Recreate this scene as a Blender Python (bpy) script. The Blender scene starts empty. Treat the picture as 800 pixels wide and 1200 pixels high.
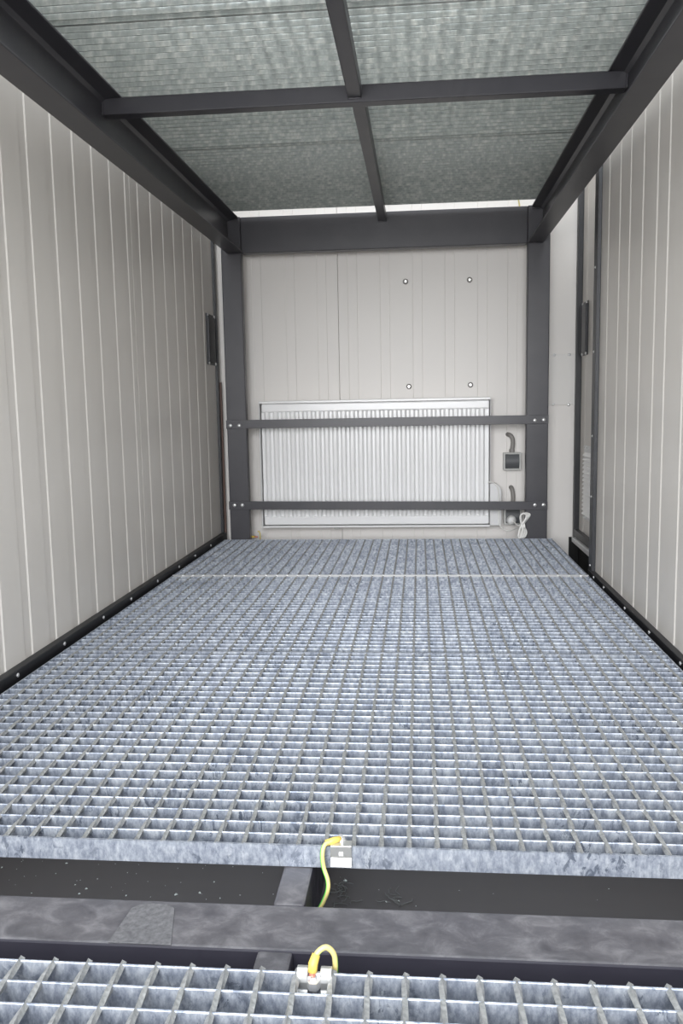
import bpy, math, random
from mathutils import Vector, Matrix
random.seed(7)
S = bpy.context.scene
COL = S.collection

# ------------------------------------------------------------------ camera
cam_d = bpy.data.cameras.new('camera')
cam = bpy.data.objects.new('camera', cam_d); COL.objects.link(cam)
cam.matrix_world = Matrix(((0.9957, 0.0069, 0.0928, 0.0692),
                           (0.0912, 0.1250, -0.9880, -1.0780),
                           (-0.0185, 0.9921, 0.1238, 0.5944),
                           (0, 0, 0, 1)))
cam_d.sensor_fit = 'VERTICAL'; cam_d.sensor_height = 36.0
cam_d.lens = 990.48 / 1200 * 36.0
cam_d.clip_start = 0.02
S.camera = cam

# ------------------------------------------------------------------ world: soft daylight through the open front
W = bpy.data.worlds.new('world'); S.world = W; W.use_nodes = True
nt = W.node_tree; nt.nodes.clear()
out = nt.nodes.new('ShaderNodeOutputWorld'); bg = nt.nodes.new('ShaderNodeBackground')
tc = nt.nodes.new('ShaderNodeTexCoord'); sp = nt.nodes.new('ShaderNodeSeparateXYZ')
rp = nt.nodes.new('ShaderNodeValToRGB')
nt.links.new(tc.outputs['Generated'], sp.inputs[0]); nt.links.new(sp.outputs['Z'], rp.inputs[0])
e = rp.color_ramp.elements
e[0].position = 0.0; e[0].color = (0.55, 0.54, 0.52, 1)
e[1].position = 1.0; e[1].color = (0.62, 0.76, 1.0, 1)
m_ = e.new(0.12); m_.color = (0.95, 0.96, 1.0, 1)
nt.links.new(rp.outputs[0], bg.inputs['Color']); nt.links.new(bg.outputs[0], out.inputs[0])
bg.inputs['Strength'].default_value = 1.4

def area(name, loc, target, sx, sy, power, color):
    l = bpy.data.lights.new(name, 'AREA'); l.shape = 'RECTANGLE'; l.size = sx; l.size_y = sy
    l.energy = power; l.color = color
    o = bpy.data.objects.new(name, l); COL.objects.link(o); o.location = loc
    o.rotation_euler = (Vector(target) - Vector(loc)).to_track_quat('-Z', 'Y').to_euler()
    return o
area('daylight_front', (-0.4, -3.4, 1.35), (0, 2.8, 0.35), 2.6, 2.2, 172, (0.97, 0.98, 1.0))
area('daylight_high', (-0.3, -2.6, 3.1), (-0.1, 0.9, 0), 2.2, 1.6, 92, (0.88, 0.94, 1.0))
area('daylight_above', (-0.1, 0.6, 2.75), (-0.1, 0.9, 0), 1.4, 2.6, 30, (1.0, 0.97, 0.86))

S.view_settings.view_transform = 'Standard'; S.view_settings.look = 'None'
S.view_settings.gamma = 1.0; S.view_settings.use_curve_mapping = False
S.view_settings.exposure = 0.4

# ------------------------------------------------------------------ materials
def mat(name, color, rough=0.5, metal=0.0, spec=0.5, nodes=None):
    m = bpy.data.materials.new(name); m.use_nodes = True
    b = m.node_tree.nodes['Principled BSDF']
    b.inputs['Base Color'].default_value = (*color, 1); b.inputs['Roughness'].default_value = rough
    b.inputs['Metallic'].default_value = metal
    b.inputs['Specular IOR Level'].default_value = spec
    if nodes: nodes(m.node_tree, b)
    return m

def pos(nt, scale=(1, 1, 1)):
    g = nt.nodes.new('ShaderNodeNewGeometry'); mp = nt.nodes.new('ShaderNodeMapping')
    mp.inputs['Scale'].default_value = scale
    nt.links.new(g.outputs['Position'], mp.inputs['Vector']); return mp.outputs[0]

def noise(nt, vec, scale, detail=4, rough=0.55, dist=0.0):
    n = nt.nodes.new('ShaderNodeTexNoise'); n.inputs['Scale'].default_value = scale
    n.inputs['Detail'].default_value = detail; n.inputs['Roughness'].default_value = rough
    n.inputs['Distortion'].default_value = dist
    nt.links.new(vec, n.inputs['Vector']); return n.outputs['Fac']

def ramp(nt, fac, stops):
    r = nt.nodes.new('ShaderNodeValToRGB'); e = r.color_ramp.elements
    e[0].position, e[0].color = stops[0][0], (*stops[0][1], 1)
    e[1].position, e[1].color = stops[-1][0], (*stops[-1][1], 1)
    for p, c in stops[1:-1]:
        k = e.new(p); k.color = (*c, 1)
    nt.links.new(fac, r.inputs[0]); return r.outputs[0]

def mix(nt, fac, a, b, mode='MIX'):
    x = nt.nodes.new('ShaderNodeMix'); x.data_type = 'RGBA'; x.blend_type = mode
    if isinstance(fac, float): x.inputs[0].default_value = fac
    else: nt.links.new(fac, x.inputs[0])
    for s, v in ((6, a), (7, b)):
        if isinstance(v, tuple): x.inputs[s].default_value = (*v, 1)
        else: nt.links.new(v, x.inputs[s])
    return x.outputs[2]

def bump(nt, b, fac, strength, dist=0.001):
    n = nt.nodes.new('ShaderNodeBump'); n.inputs['Strength'].default_value = strength
    n.inputs['Distance'].default_value = dist
    nt.links.new(fac, n.inputs['Height']); nt.links.new(n.outputs[0], b.inputs['Normal'])

def galv(nt, b):
    v = pos(nt, (1, 1, 0.5)); n1 = noise(nt, v, 105, 6, 0.68)
    c = ramp(nt, n1, [(0.31, (0.18, 0.202, 0.245)), (0.50, (0.39, 0.42, 0.475)), (0.69, (0.68, 0.71, 0.74))])
    n2 = noise(nt, pos(nt, (1, 1, 1)), 14, 3); c2 = ramp(nt, n2, [(0.3, (0.78, 0.79, 0.82)), (0.7, (1, 1, 1))])
    c = mix(nt, 1.0, c, c2, 'MULTIPLY')
    # dark drip stains with an outline of their own, in loose patches
    n3 = noise(nt, pos(nt, (1.0, 0.9, 0.55)), 75, 5, 0.75, 0.8)
    n4 = noise(nt, pos(nt, (1, 0.6, 1)), 5.0, 2)
    patch = ramp(nt, n4, [(0.44, (0.0, 0.0, 0.0)), (0.60, (1, 1, 1))])
    st = ramp(nt, n3, [(0.545, (0, 0, 0)), (0.60, (1, 1, 1))])
    f = mix(nt, 1.0, patch, st, 'MULTIPLY')
    c = mix(nt, f, c, (0.13, 0.15, 0.19))
    nt.links.new(c, b.inputs['Base Color'])
    r = ramp(nt, n1, [(0.3, (0.55, 0.55, 0.55)), (0.7, (0.38, 0.38, 0.38))])
    nt.links.new(r, b.inputs['Roughness'])
    bump(nt, b, n1, 0.35, 0.0015)
M_galv = mat('galvanised_steel', (0.5, 0.55, 0.62), 0.40, 0.6, 0.5, galv)

def rodm(nt, b):
    n1 = noise(nt, pos(nt), 160, 4)
    nt.links.new(ramp(nt, n1, [(0.3, (0.22, 0.225, 0.22)), (0.7, (0.36, 0.36, 0.35))]), b.inputs['Base Color'])
M_rod = mat('galvanised_rod', (0.5, 0.5, 0.5), 0.42, 0.35, 0.5, rodm)

def galv_up(nt, b):
    v = pos(nt, (1, 1, 0.5)); n1 = noise(nt, v, 60, 5, 0.6)
    c = ramp(nt, n1, [(0.28, (0.29, 0.315, 0.305)), (0.50, (0.40, 0.425, 0.41)), (0.72, (0.60, 0.61, 0.575))])
    nt.links.new(c, b.inputs['Base Color'])
    bump(nt, b, n1, 0.3, 0.0015)
M_galv_up = mat('galvanised_steel_upper', (0.5, 0.55, 0.55), 0.38, 0.5, 0.5, galv_up)

def paint(nt, b):
    n1 = noise(nt, pos(nt), 9, 4); n2 = noise(nt, pos(nt), 420, 2)
    nt.links.new(ramp(nt, n1, [(0.3, (0.043, 0.042, 0.050)), (0.7, (0.055, 0.053, 0.060))]), b.inputs['Base Color'])
    bump(nt, b, n2, 0.12, 0.0005)
M_paint = mat('anthracite_paint', (0.05, 0.05, 0.06), 0.36, 0.0, 0.5, paint)

def dusty_shaded(nt, b):
    n1 = noise(nt, pos(nt, (1, 1.3, 1)), 26, 8, 0.68, 0.5); n2 = noise(nt, pos(nt, (1, 1.6, 1)), 7, 3, 0.5, 0.5)
    c = ramp(nt, n1, [(0.32, (0.058, 0.056, 0.062)), (0.50, (0.090, 0.087, 0.093)), (0.70, (0.165, 0.160, 0.165))])
    c2 = ramp(nt, n2, [(0.35, (0.82, 0.82, 0.84)), (0.7, (1.12, 1.1, 1.08))])
    g = nt.nodes.new('ShaderNodeNewGeometry'); sx = nt.nodes.new('ShaderNodeSeparateXYZ')
    nt.links.new(g.outputs['Normal'], sx.inputs[0])   # dust on upward faces; side faces coloured darker to stand for shade
    up = ramp(nt, sx.outputs['Z'], [(0.5, (0, 0, 0)), (0.9, (1, 1, 1))])
    c = mix(nt, 1.0, c, c2, 'MULTIPLY')
    nt.links.new(mix(nt, up, (0.026, 0.024, 0.034), c), b.inputs['Base Color'])
    nt.links.new(ramp(nt, n1, [(0.3, (0.38, 0.38, 0.38)), (0.7, (0.65, 0.65, 0.65))]), b.inputs['Roughness'])
M_dusty_shaded = mat('scuffed_anthracite_paint_shaded_sides', (0.07, 0.07, 0.08), 0.5, 0, 0.5, dusty_shaded)

def weld(nt, b):
    n1 = noise(nt, pos(nt), 130, 5, 0.7)
    nt.links.new(ramp(nt, n1, [(0.3, (0.07, 0.068, 0.072)), (0.7, (0.16, 0.157, 0.16))]), b.inputs['Base Color'])
    bump(nt, b, n1, 0.5, 0.001)
M_weld = mat('rough_painted_weld', (0.1, 0.1, 0.1), 0.6, 0, 0.4, weld)

M_pan = mat('dark_sump_paint', (0.088, 0.081, 0.079), 0.5, 0, 0.4)
def wallm(nt, b):
    n1 = noise(nt, pos(nt, (1, 1, 0.25)), 5, 3); n2 = noise(nt, pos(nt, (1, 1, 0.02)), 160, 2)
    nt.links.new(ramp(nt, n1, [(0.3, (0.66, 0.628, 0.585)), (0.7, (0.69, 0.658, 0.615))]), b.inputs['Base Color'])
    bump(nt, b, n2, 0.03, 0.001)
M_wall = mat('light_grey_panel_sheet', (0.6, 0.58, 0.55), 0.33, 0.0, 0.45, wallm)
M_wallb = mat('light_panel_sheet_back', (0.82, 0.79, 0.755), 0.38, 0.0, 0.4)
M_cover = mat('cover_plate_sheet', (0.78, 0.76, 0.73), 0.35, 0.0, 0.45)
M_trim = mat('dark_edge_trim', (0.024, 0.025, 0.029), 0.42)
M_strip = mat('black_foot_strip', (0.010, 0.010, 0.012), 0.5)
M_gasket = mat('brown_gasket', (0.13, 0.075, 0.06), 0.6)
M_void = mat('painted_cavity_shade', (0.01, 0.01, 0.01), 0.8)
M_rad = mat('white_enamel', (0.92, 0.92, 0.92), 0.2, 0, 0.5)
M_radf = mat('light_grey_enamel', (0.74, 0.74, 0.74), 0.3, 0, 0.5)
M_zinc = mat('bright_zinc', (0.78, 0.78, 0.78), 0.3, 0.7)
M_steel = mat('stainless_steel', (0.62, 0.62, 0.60), 0.34, 0.8)
M_boxl = mat('socket_box_light_grey', (0.55, 0.55, 0.53), 0.4)
M_boxd = mat('socket_lid_dark_grey', (0.10, 0.105, 0.11), 0.5)
M_cond = mat('grey_conduit', (0.27, 0.255, 0.24), 0.5)
M_cord = mat('white_cord', (0.85, 0.84, 0.81), 0.4)
M_white = mat('white_plastic', (0.80, 0.80, 0.79), 0.35)
M_yel = mat('yellow_insulation', (0.62, 0.52, 0.20), 0.45)
M_grn = mat('green_insulation', (0.12, 0.52, 0.08), 0.45)
M_lug = mat('yellow_lug_sleeve', (0.66, 0.48, 0.10), 0.45)
M_copper = mat('copper', (0.75, 0.30, 0.22), 0.4, 0.7)
M_fleck = mat('pale_crumbs', (0.62, 0.68, 0.66), 0.7)
M_dust = mat('grey_fluff', (0.14, 0.145, 0.14), 0.9)
M_louv = mat('white_louvre', (0.95, 0.95, 0.94), 0.3)

# ------------------------------------------------------------------ mesh helper
class MB:
    def __init__(s): s.v = []; s.f = []
    def box(s, x0, x1, y0, y1, z0, z1):
        n = len(s.v)
        s.v += [(x, y, z) for z in (z0, z1) for y in (y0, y1) for x in (x0, x1)]
        s.f += [tuple(n + i for i in q) for q in ((0, 2, 3, 1), (4, 5, 7, 6), (0, 1, 5, 4), (2, 6, 7, 3), (0, 4, 6, 2), (1, 3, 7, 5))]
        return s
    def prism(s, prof, axis, a, b):
        """closed 2-D outline extruded along an axis"""
        n = len(s.v); k = len(prof)
        for t in (a, b):
            for (p, q) in prof:
                s.v.append((t, p, q) if axis == 'x' else (p, t, q) if axis == 'y' else (p, q, t))
        for i in range(k):
            j = (i + 1) % k; s.f.append((n + i, n + j, n + k + j, n + k + i))
        s.f.append(tuple(n + i for i in reversed(range(k)))); s.f.append(tuple(n + k + i for i in range(k)))
        return s
    def tube(s, pts, r, seg=8, caps=True, sq=None):
        pts = [Vector(p) for p in pts]; n = len(s.v)
        up = None
        for i, p in enumerate(pts):
            t = (pts[min(i + 1, len(pts) - 1)] - pts[max(i - 1, 0)]).normalized()
            if up is None:
                up = Vector((0, 0, 1)) if abs(t.z) < 0.9 else Vector((0, 1, 0))
            u = t.cross(up).normalized(); up = u.cross(t).normalized()
            rr = r[i] if isinstance(r, (list, tuple)) else r
            for k in range(seg):
                a = 2 * math.pi * k / seg + (sq * i if sq else 0)
                s.v.append(tuple(p + u * math.cos(a) * rr + up * math.sin(a) * rr))
        for i in range(len(pts) - 1):
            for k in range(seg):
                a = n + i * seg + k; b = n + i * seg + (k + 1) % seg
                s.f.append((a, b, b + seg, a + seg))
        if caps:
            s.f.append(tuple(n + k for k in reversed(range(seg))))
            s.f.append(tuple(n + (len(pts) - 1) * seg + k for k in range(seg)))
        return s
    def disc_head(s, c, axis, r, h, seg=12):
        """domed screw head growing from c along axis"""
        c = Vector(c); a = Vector(axis).normalized()
        pts = [c, c + a * h * .45, c + a * h * .8, c + a * h]
        return s.tube(pts, [r, r, r * .72, r * .28], seg)
    def build(s, name, m, parent=None, bevel=0, smooth=False, **props):
        me = bpy.data.meshes.new(name); me.from_pydata(s.v, [], s.f); me.update()
        o = bpy.data.objects.new(name, me); COL.objects.link(o)
        me.materials.append(m)
        if parent is not None: o.parent = parent
        if smooth:
            for p in me.polygons: p.use_smooth = True
        if bevel:
            b = o.modifiers.new('bevel', 'BEVEL'); b.width = bevel; b.segments = 2; b.limit_method = 'ANGLE'
        for k, v in props.items(): o[k] = v
        return o

def box(name, m, d, parent=None, bevel=0, **props): return MB().box(*d).build(name, m, parent, bevel, **props)

def thing(name, label, cat, loc=(0, 0, 0), group=None):
    o = bpy.data.objects.new(name, None); COL.objects.link(o); o.location = loc
    o.empty_display_size = 0.05
    o['label'] = label; o['category'] = cat; o['kind'] = 'thing'
    if group: o['group'] = group
    return o
def tag(o, label, cat, group=None, kind='thing'):
    o['label'] = label; o['category'] = cat; o['kind'] = kind
    if group: o['group'] = group
    return o
def struct(o): o['kind'] = 'structure'; return o
def link_copy(src, parent, loc):
    c = src.copy(); COL.objects.link(c); c.parent = parent; c.location = loc; return c

def catmull(P, n=6):
    P = [Vector(p) for p in P]; Q = [P[0] * 2 - P[1]] + P + [P[-1] * 2 - P[-2]]; R = []
    for i in range(1, len(Q) - 2):
        a, b, c, d = Q[i - 1:i + 3]
        for k in range(n):
            t = k / n
            R.append(0.5 * ((2 * b) + (c - a) * t + (2 * a - 5 * b + 4 * c - d) * t * t + (3 * b - a - 3 * c + d) * t ** 3))
    R.append(P[-1]); return R

# ------------------------------------------------------------------ dimensions
XL, XR = -0.823, 0.645           # deck edges
WL, WR = -0.860, 0.680           # side wall faces
YB = 2.85                        # back wall face
TOP = 2.30; PAN = -0.20; YF = -1.35

# ------------------------------------------------------------------ setting
def profiled(name, m, lines, a0, a1, z0, z1, face, out, axis, thick=0.06, seams=(), gw=0.042, depth=0.0022, sl=0.005):
    """sheet panel with shallow pressed grooves of width gw ending at each line; out = +1/-1 side the face looks at"""
    prof = [(a0, 0.0)]
    ev = sorted([(l - gw, l, depth, sl) for l in lines if l - gw > a0 and l < a1] + [(q - .0016, q + .0016, 0.016, 0.0003) for q in seams])
    for (s0, s1, d, k) in ev:
        if s0 <= prof[-1][0]: continue
        prof += [(s0, 0.0), (s0 + k, d), (s1 - k, d), (s1, 0.0)]
    prof += [(a1, 0.0)]
    mb = MB(); poly = [(p, face - out * d) for p, d in prof] + [(a1, face - out * thick), (a0, face - out * thick)]
    if axis == 'y': poly = [(q, p) for p, q in poly]
    n = len(poly)
    for z in (z0, z1): mb.v += [(p, q, z) for p, q in poly]
    for i in range(n):
        j = (i + 1) % n; mb.f.append((i, j, n + j, n + i))
    mb.f.append(tuple(range(n))); mb.f.append(tuple(n + i for i in reversed(range(n))))
    o = mb.build(name, m)
    import bmesh
    bm = bmesh.new(); bm.from_mesh(o.data); bmesh.ops.recalc_face_normals(bm, faces=bm.faces); bm.to_mesh(o.data); bm.free()
    return struct(o)

YL = [-0.40, -0.265, -0.13, 0.005, 0.14, 0.278, 0.415, 0.55, 0.687, 0.823, 0.958, 1.101, 1.238, 1.374, 1.512, 1.648, 1.772, 1.906, 2.043, 2.18, 2.316, 2.451, 2.596]
profiled('wall_left', M_wall, YL, YF + .5, 2.79, PAN + .05, TOP, WL, 1, 'y', seams=(1.687,))
YR = [0.989 - .139 * k for k in range(9, 0, -1)] + [0.989, 1.140, 1.244, 1.386, 1.53, 1.658, 1.812]
profiled('wall_right', M_wall, YR, YF + .5, 1.955, PAN + .05, TOP, WR, -1, 'y', thick=.05, seams=(1.102,))
XB = [-0.65, -0.496, -0.35, -0.209, -0.062, 0.085, 0.23, 0.376, 0.509, 0.70]
profiled('wall_back', M_wallb, XB[:-1], -0.93, 0.765, PAN + .02, TOP, YB, -1, 'x', seams=(-0.297,), sl=.0025, depth=.0016, gw=.045)
floor = struct(box('floor', M_pan, (-1.0, 0.90, YF + .3, 3.0, PAN - .03, PAN)))
ceil = struct(box('ceiling', M_wallb, (-1.0, 0.90, 1.2, 3.0, TOP, TOP + .05)))
# outer sliding leaf on the right with its frame
door = profiled('door_1', M_wall, [2.15, 2.29, 2.43, 2.575, 2.715], 1.75, 2.80, -0.035, TOP, 0.785, -1, 'y', thick=.05)
struct(box('trim_1', M_trim, (0.764, 0.800, 2.812, 2.845, -0.020, TOP), bevel=.003))
tb = box('trim_2', M_trim, (0.765, 0.80, 1.75, 2.812, -0.010, 0.022), bevel=.002); struct(tb)
tb = box('trim_3', M_radf, (0.755, 0.81, 1.75, 2.812, -0.036, -0.014), bevel=.002); struct(tb)
struct(box('void_panel_side', M_void, (0.79, 0.83, 1.6, 2.87, PAN, -0.037)))  # near-black panel, painted as the shade in the gap below the leaf
struct(box('void_panel_back', M_void, (0.748, 0.79, 2.832, 2.848, PAN, -0.020)))  # near-black end panel standing in for the same dark gap
# vertical edge trim of the near right leaf, with its screws
t5 = struct(MB().prism([(0.666, 1.912), (0.680, 1.912), (0.680, 1.955), (0.735, 1.955), (0.735, 1.962), (0.666, 1.962)], 'z', -0.06, TOP).build('trim_5', M_trim, None, .002))
for z in (1.36, 1.047, 0.765, 0.477, 0.265, 0.02): MB().disc_head((0.666, 1.936, z), (-1, 0, 0), .0042, .003).build('screw', M_zinc, t5)
# unseen boxes added beyond the sliding leaves to block light leaks
struct(box('light_block_left', M_wallb, (-1.02, -0.99, YF + .5, 3.02, PAN, TOP)))
struct(box('light_block_right', M_wallb, (0.90, 0.93, YF + .5, 3.02, PAN, TOP)))
struct(box('light_block_back', M_wallb, (-1.0, 0.90, 3.0, 3.02, PAN, TOP)))
# dark foot strips
bl = struct(box('baseboard_left', M_strip, (WL, -0.838, YF + .5, 2.79, -0.07, 0.018), bevel=.002))
for y in (0.45, 0.695, 0.949, 1.219, 1.455, 1.726, 1.99, 2.225, 2.48): MB().disc_head((-0.838, y, 0.006), (1, 0, 0), .0052, .003).build('screw', M_zinc, bl)
br = struct(box('baseboard_right', M_strip, (0.662, WR, YF + .5, 1.955, -0.07, 0.004), bevel=.002))
for y in (0.60, 0.87, 1.138, 1.404, 1.689, 1.85): MB().disc_head((0.662, y, -0.006), (-1, 0, 0), .0048, .003).build('screw', M_zinc, br)
# end of the left leaf
struct(box('trim_6', M_trim, (-0.875, -0.848, 2.772, 2.80, -0.07, TOP), bevel=.002))
struct(box('trim_7', M_gasket, (-0.872, -0.842, 2.80, 2.812, -0.05, 0.715), bevel=.001))

# ------------------------------------------------------------------ shelf frame
fr = thing('shelf_frame', 'anthracite painted steel frame of posts and channel beams around the grating deck', 'steel frame', (-0.08, 2.7, PAN))
def inframe(o):
    o.parent = fr; o.matrix_parent_inverse = Matrix.Translation(-fr.location); return o
ZB, ZT = 1.272, 1.424
for x0, x1 in ((-0.797, -0.707), (0.532, 0.627)):
    inframe(MB().box(x0, x1, 2.692, 2.732, PAN, ZT + .002).build('post', M_paint, None, .004))
def channel(web0, web1, fl_low, fl_up, t=.007):
    s = [(web0, ZB), (fl_low, ZB), (fl_low, ZB + t * .75), (web1 + (.010 if fl_low > web1 else -.010), ZB + t * 1.5), (web1, ZB + t * 2.6),
         (web1, ZT - t * 2.6), (web1 + (.010 if fl_low > web1 else -.010), ZT - t * 1.5), (fl_up, ZT - t * .75), (fl_up, ZT), (web0, ZT)]
    return s if fl_low > web1 else list(reversed(s))
inframe(MB().prism(channel(-0.770, -0.764, -0.697, -0.714), 'y', YF + .4, 2.692).build('side_beam', M_paint, None, .0015))
inframe(MB().prism(channel(0.600, 0.594, 0.532, 0.548), 'y', YF + .4, 2.692).build('side_beam', M_paint, None, .0015))
inframe(MB().box(-0.707, 0.532, 2.696, 2.745, ZB - .002, ZT).build('back_beam', M_paint, None, .003))
inframe(MB().box(-0.7635, 0.5935, 1.214, 1.254, 1.374, 1.417).build('crossbar', M_paint, None, .003))
inframe(MB().box(-0.7635, 0.5935, -0.42, -0.38, 1.374, 1.417).build('crossbar', M_paint, None, .003))
inframe(MB().box(-0.110, -0.074, -0.38, 1.214, 1.384, 1.423).build('centre_bar', M_paint, None, .003))
inframe(MB().box(-0.104, -0.068, 1.254, 2.696, 1.384, 1.423).build('centre_bar', M_paint, None, .003))
# weld beads at the channel ends and bar ends
def weldbead(p, q, r=.0028):
    P = [Vector(p).lerp(Vector(q), t / 7) + Vector((random.uniform(-1, 1), random.uniform(-1, 1), random.uniform(-1, 1))) * .0006 for t in range(8)]
    inframe(MB().tube(P, [r * random.uniform(.75, 1.15) for _ in P], 6).build('weld_bead', M_paint, None, 0, True))
weldbead((-0.764, 2.691, ZT - .012), (-0.716, 2.691, ZT - .012)); weldbead((-0.764, 2.691, ZB - .003), (-0.70, 2.691, ZB - .003))
weldbead((0.594, 2.691, ZT - .012), (0.55, 2.691, ZT - .012)); weldbead((0.594, 2.691, ZB - .003), (0.536, 2.691, ZB - .003))
weldbead((-0.762, 1.213, 1.374), (-0.762, 1.213, 1.416)); weldbead((0.592, 1.213, 1.374), (0.592, 1.213, 1.416))
weldbead((-0.104, 2.695, 1.383), (-0.068, 2.695, 1.383)); weldbead((-0.11, 1.213, 1.383), (-0.074, 1.213, 1.383))
# guard rails
for z, bx in ((0.523, ((-0.779, .518), (-0.740, .518), (0.568, .519), (0.606, .521))), (0.150, ((-0.773, .157), (-0.737, .157), (0.572, .148), (0.609, .148)))):
    hb = .019
    dz = .006 if z < .3 else 0.0
    mb = MB(); mb.prism([(-0.799, z - hb + dz), (0.627, z - hb - dz), (0.627, z + hb - dz), (-0.799, z + hb + dz)], 'y', 2.686, 2.692)
    rail = inframe(mb.build('guard_rail', M_paint, None, .001))
    for (x, zz) in bx:
        b = MB().disc_head((x, 2.686, zz), (0, -1, 0), .0085, .005).build('rail_bolt', M_zinc, None, 0, True, label='bright zinc rail bolt')
        b.parent = rail; b.matrix_parent_inverse = rail.matrix_world.inverted() if False else Matrix.Translation((0, 0, 0))
# lower cross beam and longitudinal bearer
cb = inframe(MB().box(WL + .03, WR - .03, -0.178, -0.088, -0.125, -0.031).build('lower_cross_beam', M_dusty_shaded, None, .0035))
inframe(MB().box(-0.121, -0.080, -0.088, 2.69, -0.125, -0.0315).build('lower_bearer', M_dusty_shaded, None, .004))
inframe(MB().box(-0.123, -0.081, YF + .3, -0.178, -0.125, -0.0315).build('lower_bearer', M_dusty_shaded, None, .004))
# ground-down weld patch on the beam, rounded at the far end
P = [(-0.303, -0.1775), (-0.226, -0.1775), (-0.236, -0.135), (-0.243, -0.105), (-0.256, -0.097), (-0.285, -0.097), (-0.298, -0.108), (-0.300, -0.14)]
inframe(MB().prism(P, 'z', -0.0312, -0.0298).build('weld_patch', M_weld, None, .0012, label='rough rounded weld patch on the lower beam'))
# side bearers of the deck
for x0, x1 in ((XL, XL + .05), (XR - .05, XR)):
    inframe(MB().box(x0, x1, -0.088, 2.69, -0.125, -0.0315).build('side_bearer', M_dusty_shaded, None, .003))

# ------------------------------------------------------------------ gratings
PITCH = 0.0326; CROSS = 0.0381; PH = -0.4829
def bar_mesh(w, m, name='bearing_bar'):
    me = bpy.data.meshes.new(name)
    mb = MB().prism([(0, -.030), (.003, -.030), (.003, -.0012), (.0026, -.0004), (.0018, 0), (.0012, 0), (.0004, -.0004), (0, -.0012)], 'x', 0, w)
    me.from_pydata(mb.v, [], mb.f); me.materials.append(m); return me
def rod_mesh(l, m, r=.0041):
    n = max(2, int(l / .008)); mb = MB()
    mb.tube([(0, l * i / n, 0) for i in range(n + 1)], r, 4, True, math.radians(11))
    me = bpy.data.meshes.new('cross_rod'); me.from_pydata(mb.v, [], mb.f); me.materials.append(m); return me
def part(name, me, parent, loc):
    o = bpy.data.objects.new(name, me); COL.objects.link(o); o.parent = parent; o.location = loc; return o
def grating(label, group, x0, x1, y0, y1, z, mb_, mr_, band_front=True, first=0.0, proud=0.0, band=.004, top=.0008):
    t = thing('steel_grating', label, 'grating', ((x0 + x1) / 2, y0, z), group)
    ox = x0 - (x0 + x1) / 2
    bm_ = bar_mesh(x1 - x0 - .008, mb_); rm = rod_mesh(y1 - y0 - .002 + proud, mr_)
    n = int(round((y1 - y0) / PITCH))
    for j in range(0 if not band_front else 1, n):
        part('bearing_bar', bm_, t, (ox + .004, first + j * PITCH, 0))
    i = math.ceil((x0 - PH + .012) / CROSS)
    while PH + i * CROSS < x1 - .008:
        part('cross_rod', rm, t, (PH + i * CROSS - (x0 + x1) / 2, .001 - proud, -.0028)); i += 1
    if band_front:
        part('edge_band', MB().box(ox, -ox, 0, .004, -.030, .0005).build('edge_band', mb_).data, t, (0, 0, 0))
        bpy.data.objects.remove([o for o in COL.objects if o.name.startswith('edge_band') and o.parent is None][0])
    for nm, d in (('edge_band', (ox, -ox, y1 - y0 - band, y1 - y0 - .001, -.030, top)),):
        MB().box(*d).build(nm, M_zinc if top > .001 else mb_).parent = t
    for a, b in ((ox, ox + .004), (-ox - .004, -ox)):
        o = MB().box(a, b, .004 if band_front else -.003, y1 - y0 - band, -.030, 0).build('edge_band', mb_); o.parent = t
    return t
GD = 'galvanised grating panels of the lower deck'; GU = 'galvanised grating panels overhead'
grating('large blue-grey steel floor grating just behind the dark cross beam, clamp at its front edge', GD, XL, XR, 0, 0.9125, 0, M_galv, M_rod)
grating('middle steel floor grating between the front deck panel and the panel at the radiator wall', GD, XL, XR, 0.9135, 1.8585, 0, M_galv, M_rod, band=.0065, top=.0022)
grating('rearmost steel floor grating, shallow in view, at the foot of the back posts', GD, XL, XR, 1.8595, 2.672, 0, M_galv, M_rod)
# near panel: runs from its far rim towards the camera
t = thing('steel_grating', 'nearest steel floor grating at the bottom edge, in front of the dark cross beam', 'grating', (-0.09, -0.26, 0.0035), GD)
bm_ = bar_mesh(1.46, M_galv); rm = rod_mesh(.93, M_rod)
for j in range(28): part('bearing_bar', bm_, t, (-.73, -.003 - j * PITCH, 0))
i = math.ceil((-0.82 - PH + .012) / CROSS)
while PH + i * CROSS < 0.64:
    part('cross_rod', rm, t, (PH + i * CROSS + .09, -.926, -.0028)); i += 1
# upper panels
for y0, y1, lab in ((-0.13, 0.8115, 'overhead steel grating nearest the viewer, cut by the top edge, lit yellowish from above'),
                    (0.812, 1.7215, 'middle overhead steel grating, resting across the long dark crossbar'),
                    (1.722, 2.588, 'rear overhead steel grating ending just before the back beam')):
    grating(lab, GU, -0.745, 0.570, y0, y1, ZT + .031, M_galv_up, M_rod, band=.004)

# ------------------------------------------------------------------ clamps and earthing wires in the foreground
c1 = thing('grating_clamp', 'bent steel clip with square hole on the front edge of the large deck grating', 'clamp', (-0.041, 0, 0))
mb = MB(); mb.prism([(-.0045, .004), (-.0045, -.010), (-.0030, -.0135), (-.0095, -.0235), (-.0085, -.0245), (.0, -.0145), (-.0015, -.010), (-.0015, .001), (.012, .001), (.012, .004)], 'x', -.0145, .0145)
o = mb.build('clip_plate', M_steel, c1, .0008)
box('hole_plug', M_white, (-.003, .003, -.0052, -.0042, -.010, -.0045), c1, .0005)
MB().tube([(-.002, .012, .002), (-.002, .012, .0075)], .0065, 6).build('nut', M_zinc, c1)
MB().tube([(-.002, .012, .0035), (-.002, .012, .011)], .0032, 10).build('screw', M_zinc, c1)
MB().tube([(-.002, .012, .001), (-.002, .012, .0025)], .009, 16).build('washer', M_steel, c1)

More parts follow.
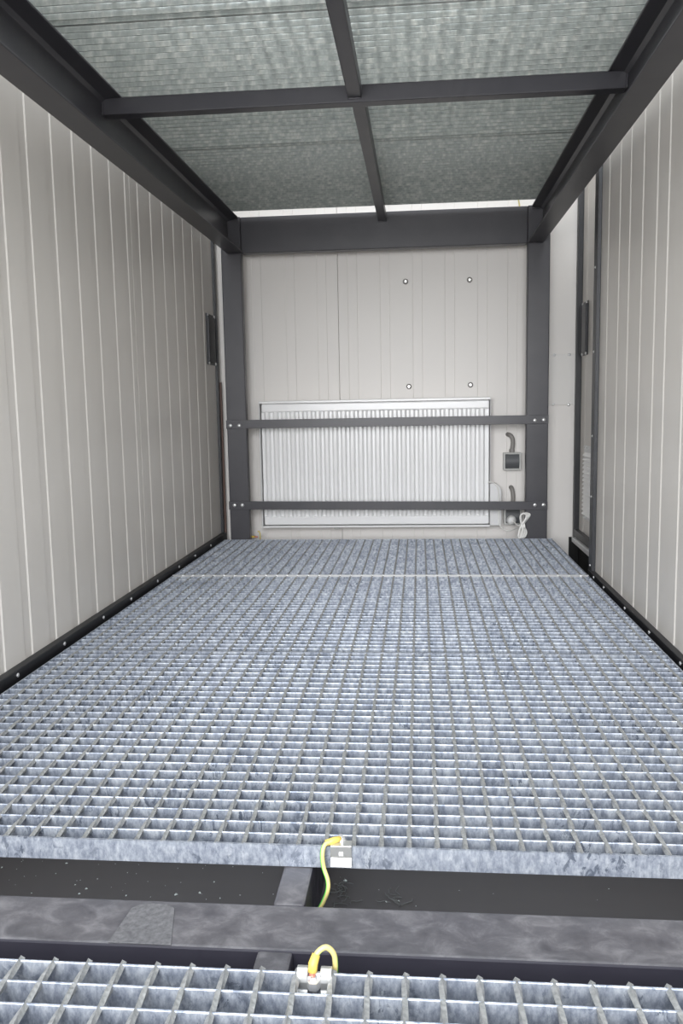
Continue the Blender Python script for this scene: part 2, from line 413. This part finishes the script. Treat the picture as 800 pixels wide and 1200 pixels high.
def cable(label, P, g, stripe_side, r=.0032):
    t = thing('earthing_cable', label, 'cable', P[0])
    Q = [p - Vector(P[0]) for p in catmull(P, 8)]
    MB().tube(Q, r, 10).build('insulation', M_yel, t, 0, True)
    s = [p + Vector(stripe_side) * r * .55 for p in Q]
    MB().tube(s, r * .62, 8).build('green_stripe', M_grn, t, 0, True, label='green stripe')
    return t
ca = cable('long yellow-green wire hanging from the deck clip down behind the cross beam', [(-0.052, .004, .006), (-0.062, -.004, .006), (-0.0655, -.010, -.004), (-0.0640, -.012, -.022), (-0.058, -.018, -.038), (-0.058, -.022, -.050), (-0.064, -.022, -.066), (-0.070, -.022, -.078), (-0.073, -.022, -.094)], None, (-1, -.2, 0), .0028)
Q = [Vector(p) for p in ((0, 0, 0), (.011, .007, .001))]
MB().tube([(-.010, -.005, .0), (.001, .001, .001), (.009, .006, .001)], [.0042, .0046, .0040], 10).build('cable_lug', M_lug, ca, 0, True)

c2 = thing('grating_clamp', 'saddle-shaped steel clamp with a bolt on the nearest floor grating', 'clamp', (-0.0455, -0.262, 0.0035))
def jaw(x0, x1):
    mb = MB(); mb.prism([(.006, .001), (.005, .005), (-.001, .006), (-.006, .003), (-.008, -.006), (-.007, -.014), (-.010, -.019), (-.009, -.0205), (-.0045, -.015), (-.0055, -.006), (-.0035, .0015), (.0, .0035), (.0035, .001)], 'x', x0, x1)
    return mb.build('clamp_jaw', M_steel, c2, .0008)
jaw(-.018, -.006); jaw(.007, .019)
box('clamp_bridge', M_steel, (-.007, .008, -.004, .006, -.010, -.002), c2, .001)
MB().tube([(0, -.004, -.013), (0, -.005, -.004)], .0078, 6).build('nut', M_zinc, c2)
MB().tube([(0, -.006, -.020), (0, -.005, -.002)], .0036, 10).build('bolt', M_zinc, c2, 0, True)
cbk = cable('short looped yellow-green wire standing up from the bolt clamp', [(-0.0465, -0.262, 0.009), (-0.043, -0.256, 0.021), (-0.034, -0.252, 0.026), (-0.0265, -0.250, 0.019), (-0.0245, -0.248, 0.006), (-0.026, -0.246, -.02), (-0.03, -.243, -.05)], None, (.75, 0, -.5), .0030)
MB().tube([(-.0005, -.001, -.004), (.0, .001, .004), (.003, .005, .012)], [.0050, .0052, .0044], 10).build('cable_lug', M_lug, cbk, 0, True)
MB().tube([(-.001, -.0015, -.0075), (-.0005, -.001, -.004)], .0038, 10).build('copper_end', M_copper, cbk)

# crumbs and fluff on the sump floor
mb = MB()
F = [(-0.642, 0.285), (-0.559, 0.279), (-0.615, 0.234), (-0.564, 0.246), (-0.516, 0.214), (-0.492, 0.203), (-0.498, 0.188), (-0.44, 0.256), (-0.336, 0.195), (-0.282, 0.236), (-0.261, 0.19), (-0.298, 0.202), (-0.418, 0.188), (-0.668, 0.259), (-0.061, 0.252), (0.01, 0.197), (0.058, 0.188), (0.373, 0.256), (-0.176, 0.207), (0.03, .20)]
for k in range(46): F.append((random.uniform(-.72, .45) if k < 12 else random.uniform(-.72, -.20), random.uniform(.17, .29)))
for k, (x, y) in enumerate(F):
    s = random.uniform(.0012, .0026) if k in (5, 6, 9, 11, 14, 8) else random.uniform(.0005, .0012) if k < 20 else random.uniform(.0003, .0006)
    a = random.uniform(0, 3); l = random.uniform(1, 2.2)
    dx, dy = math.cos(a) * s * l, math.sin(a) * s * l
    mb.tube([(x - dx, y - dy, PAN + s * .5), (x, y, PAN + s), (x + dx, y + dy, PAN + s * .4)], [s * .5, s, s * .4], 5)
tag(mb.build('paint_flecks', M_fleck), 'pale crumbs scattered on the dark sump floor below the deck edge', 'debris', None, 'stuff')
mb = MB()
for k in range(26):
    x, y = (-0.066, 0.215) if k < 17 else (0.025, 0.205); sx = .014 if k < 17 else .008
    p = [Vector((x + random.gauss(0, sx * .5), y + random.gauss(0, sx * 1.1), PAN + .0012))]
    a = random.uniform(0, 6)
    for q in range(6):
        a += random.uniform(-1.1, 1.1); p.append(p[-1] + Vector((math.cos(a) * .0045, math.sin(a) * .0045, random.uniform(-.0003, .0008))))
    mb.tube(p, .0008, 4)
tag(mb.build('dust_fluff', M_dust), 'wisps of grey fluff lying on the dark sump floor', 'debris', None, 'stuff')

# ------------------------------------------------------------------ radiator
R = thing('radiator', 'wide white fluted panel radiator mounted low on the back wall', 'radiator', (-0.14, YB, 0.04))
def rb(name, m, d, bevel=0.0, par=None): return box(name, m, (d[0] + .14, d[1] + .14, d[2] - YB, d[3] - YB, d[4] - .04, d[5] - .04), par or R, bevel)
x0, x1, z0, z1 = -0.660, 0.383, 0.046, 0.622
yf = 2.775
N = 26; wv = (x1 - x0 - .03) / N; xs = x0 + .018
prof = [(x0 + .004 + .14, yf + .013 - YB)]
for k in range(N):
    a = xs + k * wv + .14
    prof += [(a, yf + .013 - YB), (a + wv * .20, yf - YB), (a + wv * .55, yf - YB), (a + wv * .75, yf + .013 - YB)]
prof += [(x1 - .004 + .14, yf + .013 - YB), (x1 - .004 + .14, yf + .045 - YB), (x0 + .004 + .14, yf + .045 - YB)]
MB().prism(prof, 'z', 0.088 - .04, 0.574 - .04).build('fluted_panel', M_rad, R, .0012)
rb('header', M_rad, (x0 + .006, x1 - .003, yf + .001, yf + .045, 0.573, 0.612), .006)
rb('header', M_rad, (x0 + .006, x1 - .003, yf + .001, yf + .045, 0.052, 0.092), .006)
g = rb('top_grille', M_rad, (x0, x1, yf - .006, yf + .065, 0.613, 0.624), .002)
rb('bottom_rail', M_rad, (x0, x1, yf - .006, yf + .065, 0.040, 0.048), .002)
rb('side_cover', M_radf, (x0 - .004, x0, yf - .006, yf + .065, 0.040, 0.624), .001)
rb('side_cover', M_radf, (x1, x1 + .003, yf - .006, yf + .065, 0.24, 0.624), .001)
mb = MB(); X0 = x1 + .0; mb.prism([(X0 + .14, .04 - .035), (X0 + .052 + .14, .04 - .035), (X0 + .052 + .14, .205 - .04), (X0 + .040 + .14, .228 - .04), (X0 + .022 + .14, .238 - .04), (X0 + .14, .238 - .04)], 'y', yf - .004 - YB, yf + .05 - YB)
mb.build('control_box', M_radf, R, .003, label='light grey control box at the right end')
for x in (-.46, .2): rb('wall_bracket', M_rad, (x, x + .03, yf + .045, YB - .001, .1, .56), .002)
rb('air_vent', M_boxl, (-0.33, -0.305, yf + .01, yf + .03, 0.030, 0.040), .002)

# cord from the radiator to the plug, and the coiled surplus
cd = thing('coiled_cord', 'pale cord running under the radiator box to the plug, surplus tied in loops', 'cord', (0.5, 2.79, 0.04))
def cordpart(P, name, r=.0044):
    if name == 'coil_loop': P = [(0.069 + (x - .069) * .969 - .003, y - .107, .018 + (z + .016) * .83 - .012) for x, y, z in P]
    else: P = [(0.069 + (x - .069) * .984 - .006, y, .594 + (z - .594) * .984) for x, y, z in P]
    MB().tube([p - Vector((0.5, 2.79, 0.04)) for p in catmull(P, 8)], r, 8).build(name, M_cord, cd, 0, True)
cordpart([(0.385, 2.765, 0.238), (0.405, 2.762, 0.236), (0.428, 2.762, 0.214), (0.436, 2.765, 0.15), (0.436, 2.77, 0.06), (0.447, 2.77, 0.026), (0.475, 2.77, 0.012), (0.500, 2.74, 0.022), (0.517, 2.69, 0.045), (0.525, 2.675, 0.06)], 'lead', .0030)
for dx, tw, y in ((0.0, 0, 2.765), (.010, .004, 2.773), (.019, -.004, 2.781)):
    cordpart([(0.514 + dx, y, -0.010), (0.521 + dx + tw, y, 0.03), (0.534 + dx * .5, y, 0.062), (0.548 + dx * .6, y, 0.088), (0.549 + dx * .9, y, 0.107), (0.536 + dx * .4, y, 0.114), (0.524 + dx * .3, y, 0.10), (0.526 + dx * .3, y, 0.07), (0.534 + dx * .3, y, 0.045), (0.533 + dx, y, 0.015), (0.529 + dx, y, -0.008), (0.520 + dx, y, -0.016), (0.514 + dx, y, -0.010)], 'coil_loop')
cordpart([(0.488, 2.775, 0.062), (0.50, 2.77, 0.058), (0.512, 2.72, 0.045), (0.520, 2.68, 0.048)], 'lead', .0032)
MB().tube([p - Vector((0.5, 2.79, 0.04)) for p in [Vector((0.508, 2.664, 0.056)), Vector((0.527, 2.664, 0.058))]], .012, 10).build('tie', M_cord, cd)
cd['kind'] = 'thing'

# sockets with conduits
def socket(label, x, z, lid_open):
    t = thing('socket_box', label, 'power socket', (x, YB, z), 'surface-mounted socket boxes on the back wall')
    mb = MB(); w = .040
    mb.box(-w, w, -.030, -.0005, -w, w); mb.build('housing', M_boxl, t, .004)
    for d in ((-w, -w + .009, -.040, -.030, -w, w), (w - .009, w, -.040, -.030, -w, w), (-w + .009, w - .009, -.040, -.030, w - .007, w), (-w + .009, w - .009, -.040, -.030, -w, -w + .007)):
        box('rim', M_boxl, d, t, .002)
    mb = MB(); n = 8
    pr = [(-.041 - .010 * math.sin(math.pi * i / n), (-.031 + .062 * i / n)) for i in range(n + 1)] + [(-.030, .031), (-.030, -.031)]
    mb.prism(pr, 'x', -.031, .031); mb.build('lid', M_boxd, t, .001, label='dark grey hinged lid')
    MB().tube([(0, -.02, w), (0, -.02, w + .014)], .0125, 10).build('cable_gland', M_cond, t)
    return t
s1 = socket('upper surface socket box with dark lid, beside the radiator, conduit curving left', 0.486, 0.333, False)
s2 = socket('lower surface socket box partly behind the lower guard rail, white plug in it', 0.490, 0.082, True)
def conduit(label, P, root):
    Q = catmull(P, 14); rr = [.0088 if i % 2 else .0105 for i in range(len(Q))]
    MB().tube(Q, rr, 12).build('conduit', M_cond, root, 0, True)
conduit('', [(0, -.02, .050), (.004, -.020, .075), (.003, -.020, .100), (-.006, -.016, .116), (-.020, .006, .122)], s1)
conduit('', [(0, -.02, .050), (.003, -.020, .075), (.002, -.018, .104), (-.002, -.010, .124), (-.006, .006, .130)], s2)
pg = thing('power_plug', 'white round plug in the lower socket box', 'plug', (0.482, 2.808, 0.066))
MB().tube([(0, 0, 0), (0, -.020, 0), (0, -.030, 0), (.002, -.036, 0)], [.022, .021, .016, .007], 16).build('plug_body', M_white, pg, .001, True)
MB().tube([(.001, -.034, 0), (.007, -.038, -.004)], .0055, 10).build('strain_relief', M_cord, pg, 0, True)

# ------------------------------------------------------------------ fixings on the back wall
for lab, x, z in (('upper left of the four washer screws above the radiator', 0.0098, 1.1488), ('upper right of the four washer screws above the radiator', 0.2961, 1.1472),
                  ('lower left of the four washer screws, just above the radiator top', 0.0212, 0.6794), ('lower right of the four washer screws, just above the radiator top', 0.3001, 0.6814)):
    t = thing('wall_screw', lab, 'screw', (x, YB, z), 'washer screws on the back wall')
    MB().tube([(0, 0, 0), (0, -.003, 0), (0, -.004, 0)], [.0125, .0125, .009], 16).build('washer', M_cond, t, 0, True)
    MB().tube([(0, -.003, 0), (0, -.009, 0)], .0060, 6).build('screw_head', M_steel, t)
cp = thing('cover_plate', 'grey sheet cover plate with four rivets right of the back post', 'cover plate', (0.705, YB, 0.70))
box('plate', M_cover, (-.064, .062, -.004, -.0005, -.118, .110), cp, .001)
for x, z in ((0.673, .806), (0.739, .806), (0.671, .587), (0.739, .584)): MB().disc_head((x - .705, -.004, z - .70), (0, -1, 0), .0065, .004).build('rivet', M_zinc, cp, 0, True)
eg = thing('earthing_lug', 'small yellow earthing wire end at the foot of the left back post', 'cable', (-0.69, 2.72, 0.0))
MB().tube([(-.020, .015, .004), (-.004, .015, .004)], .005, 8).build('cable_lug', M_lug, eg, 0, True)
MB().tube([(-.004, .015, .004), (.010, .015, .003)], .0035, 8).build('copper_end', M_copper, eg, 0, True)
MB().tube(catmull([(.010, .015, .030), (.018, .015, .026), (.021, .015, .012), (.021, .015, -.03)], 5), .0035, 8).build('insulation', M_yel, eg, 0, True)
wr = MB().tube(catmull([(0.505, YB - .006, 1.50), (0.512, YB - .006, 1.47), (0.516, YB - .006, 1.44), (0.514, YB - .006, 1.40)], 5), .003, 8).build('earthing_cable', M_yel, None, 0, True)
tag(wr, 'tiny bit of yellow wire showing above the right end of the back beam', 'cable')

# ------------------------------------------------------------------ pull handles on the leaves
def pull(label, x, y0, y1, z0, z1, out):
    t = thing('pull_handle', label, 'handle', (x, (y0 + y1) / 2, (z0 + z1) / 2))
    hy, hz = (y1 - y0) / 2, (z1 - z0) / 2
    o1, o2, o3 = sorted((0, out * .004)), sorted((out * .004, out * .013)), None
    box('back_plate', M_trim, (o1[0], o1[1], -hy, hy, -hz, hz), t, .0015)
    a, b = o2
    for y in (-1, 1):
        box('return_lip', M_trim, (a, b, y * hy - .006 if y > 0 else -hy, hy if y > 0 else -hy + .006, -hz + .012, hz - .012), t, .002)
    a2, b2 = sorted((out * .010, out * .014))
    box('grip', M_trim, (a2, b2, -hy, hy - .05, -hz + .012, hz - .012), t, .001)
    for y in (-1, 1):
        for z in (-1, 1): MB().disc_head((out * .004, y * (hy - .022), z * (hz - .007)), (out, 0, 0), .0085, .005).build('screw', M_zinc, t, 0, True)
    return t
pull('dark pull handle plate at the far end of the left wall panel', WL, 2.625, 2.785, 0.79, 1.012, 1)
pull('dark pull handle plate on the recessed right-hand panel above the vent', 0.785, 2.66, 2.79, 0.795, 1.022, -1)

vg = thing('vent_grille', 'white louvred vent low on the recessed right-hand panel', 'vent', (0.785, 2.56, 0.25))
box('frame', M_radf, (-.005, -.0005, -.125, .125, -.160, .160), vg, .002)
for k in range(15):
    z = -.126 + k * .018
    MB().prism([(-.005, z), (-.014, z - .013), (-.0160, z - .012), (-.0055, z + .004)], 'y', -.105, .105).build('louvre', M_louv, vg)
for y in (-.1, -.03, .05, .11):
    for z in (-.150, .150): MB().disc_head((-.005, y, z), (-1, 0, 0), .0055, .004).build('screw', M_zinc, vg, 0, True)
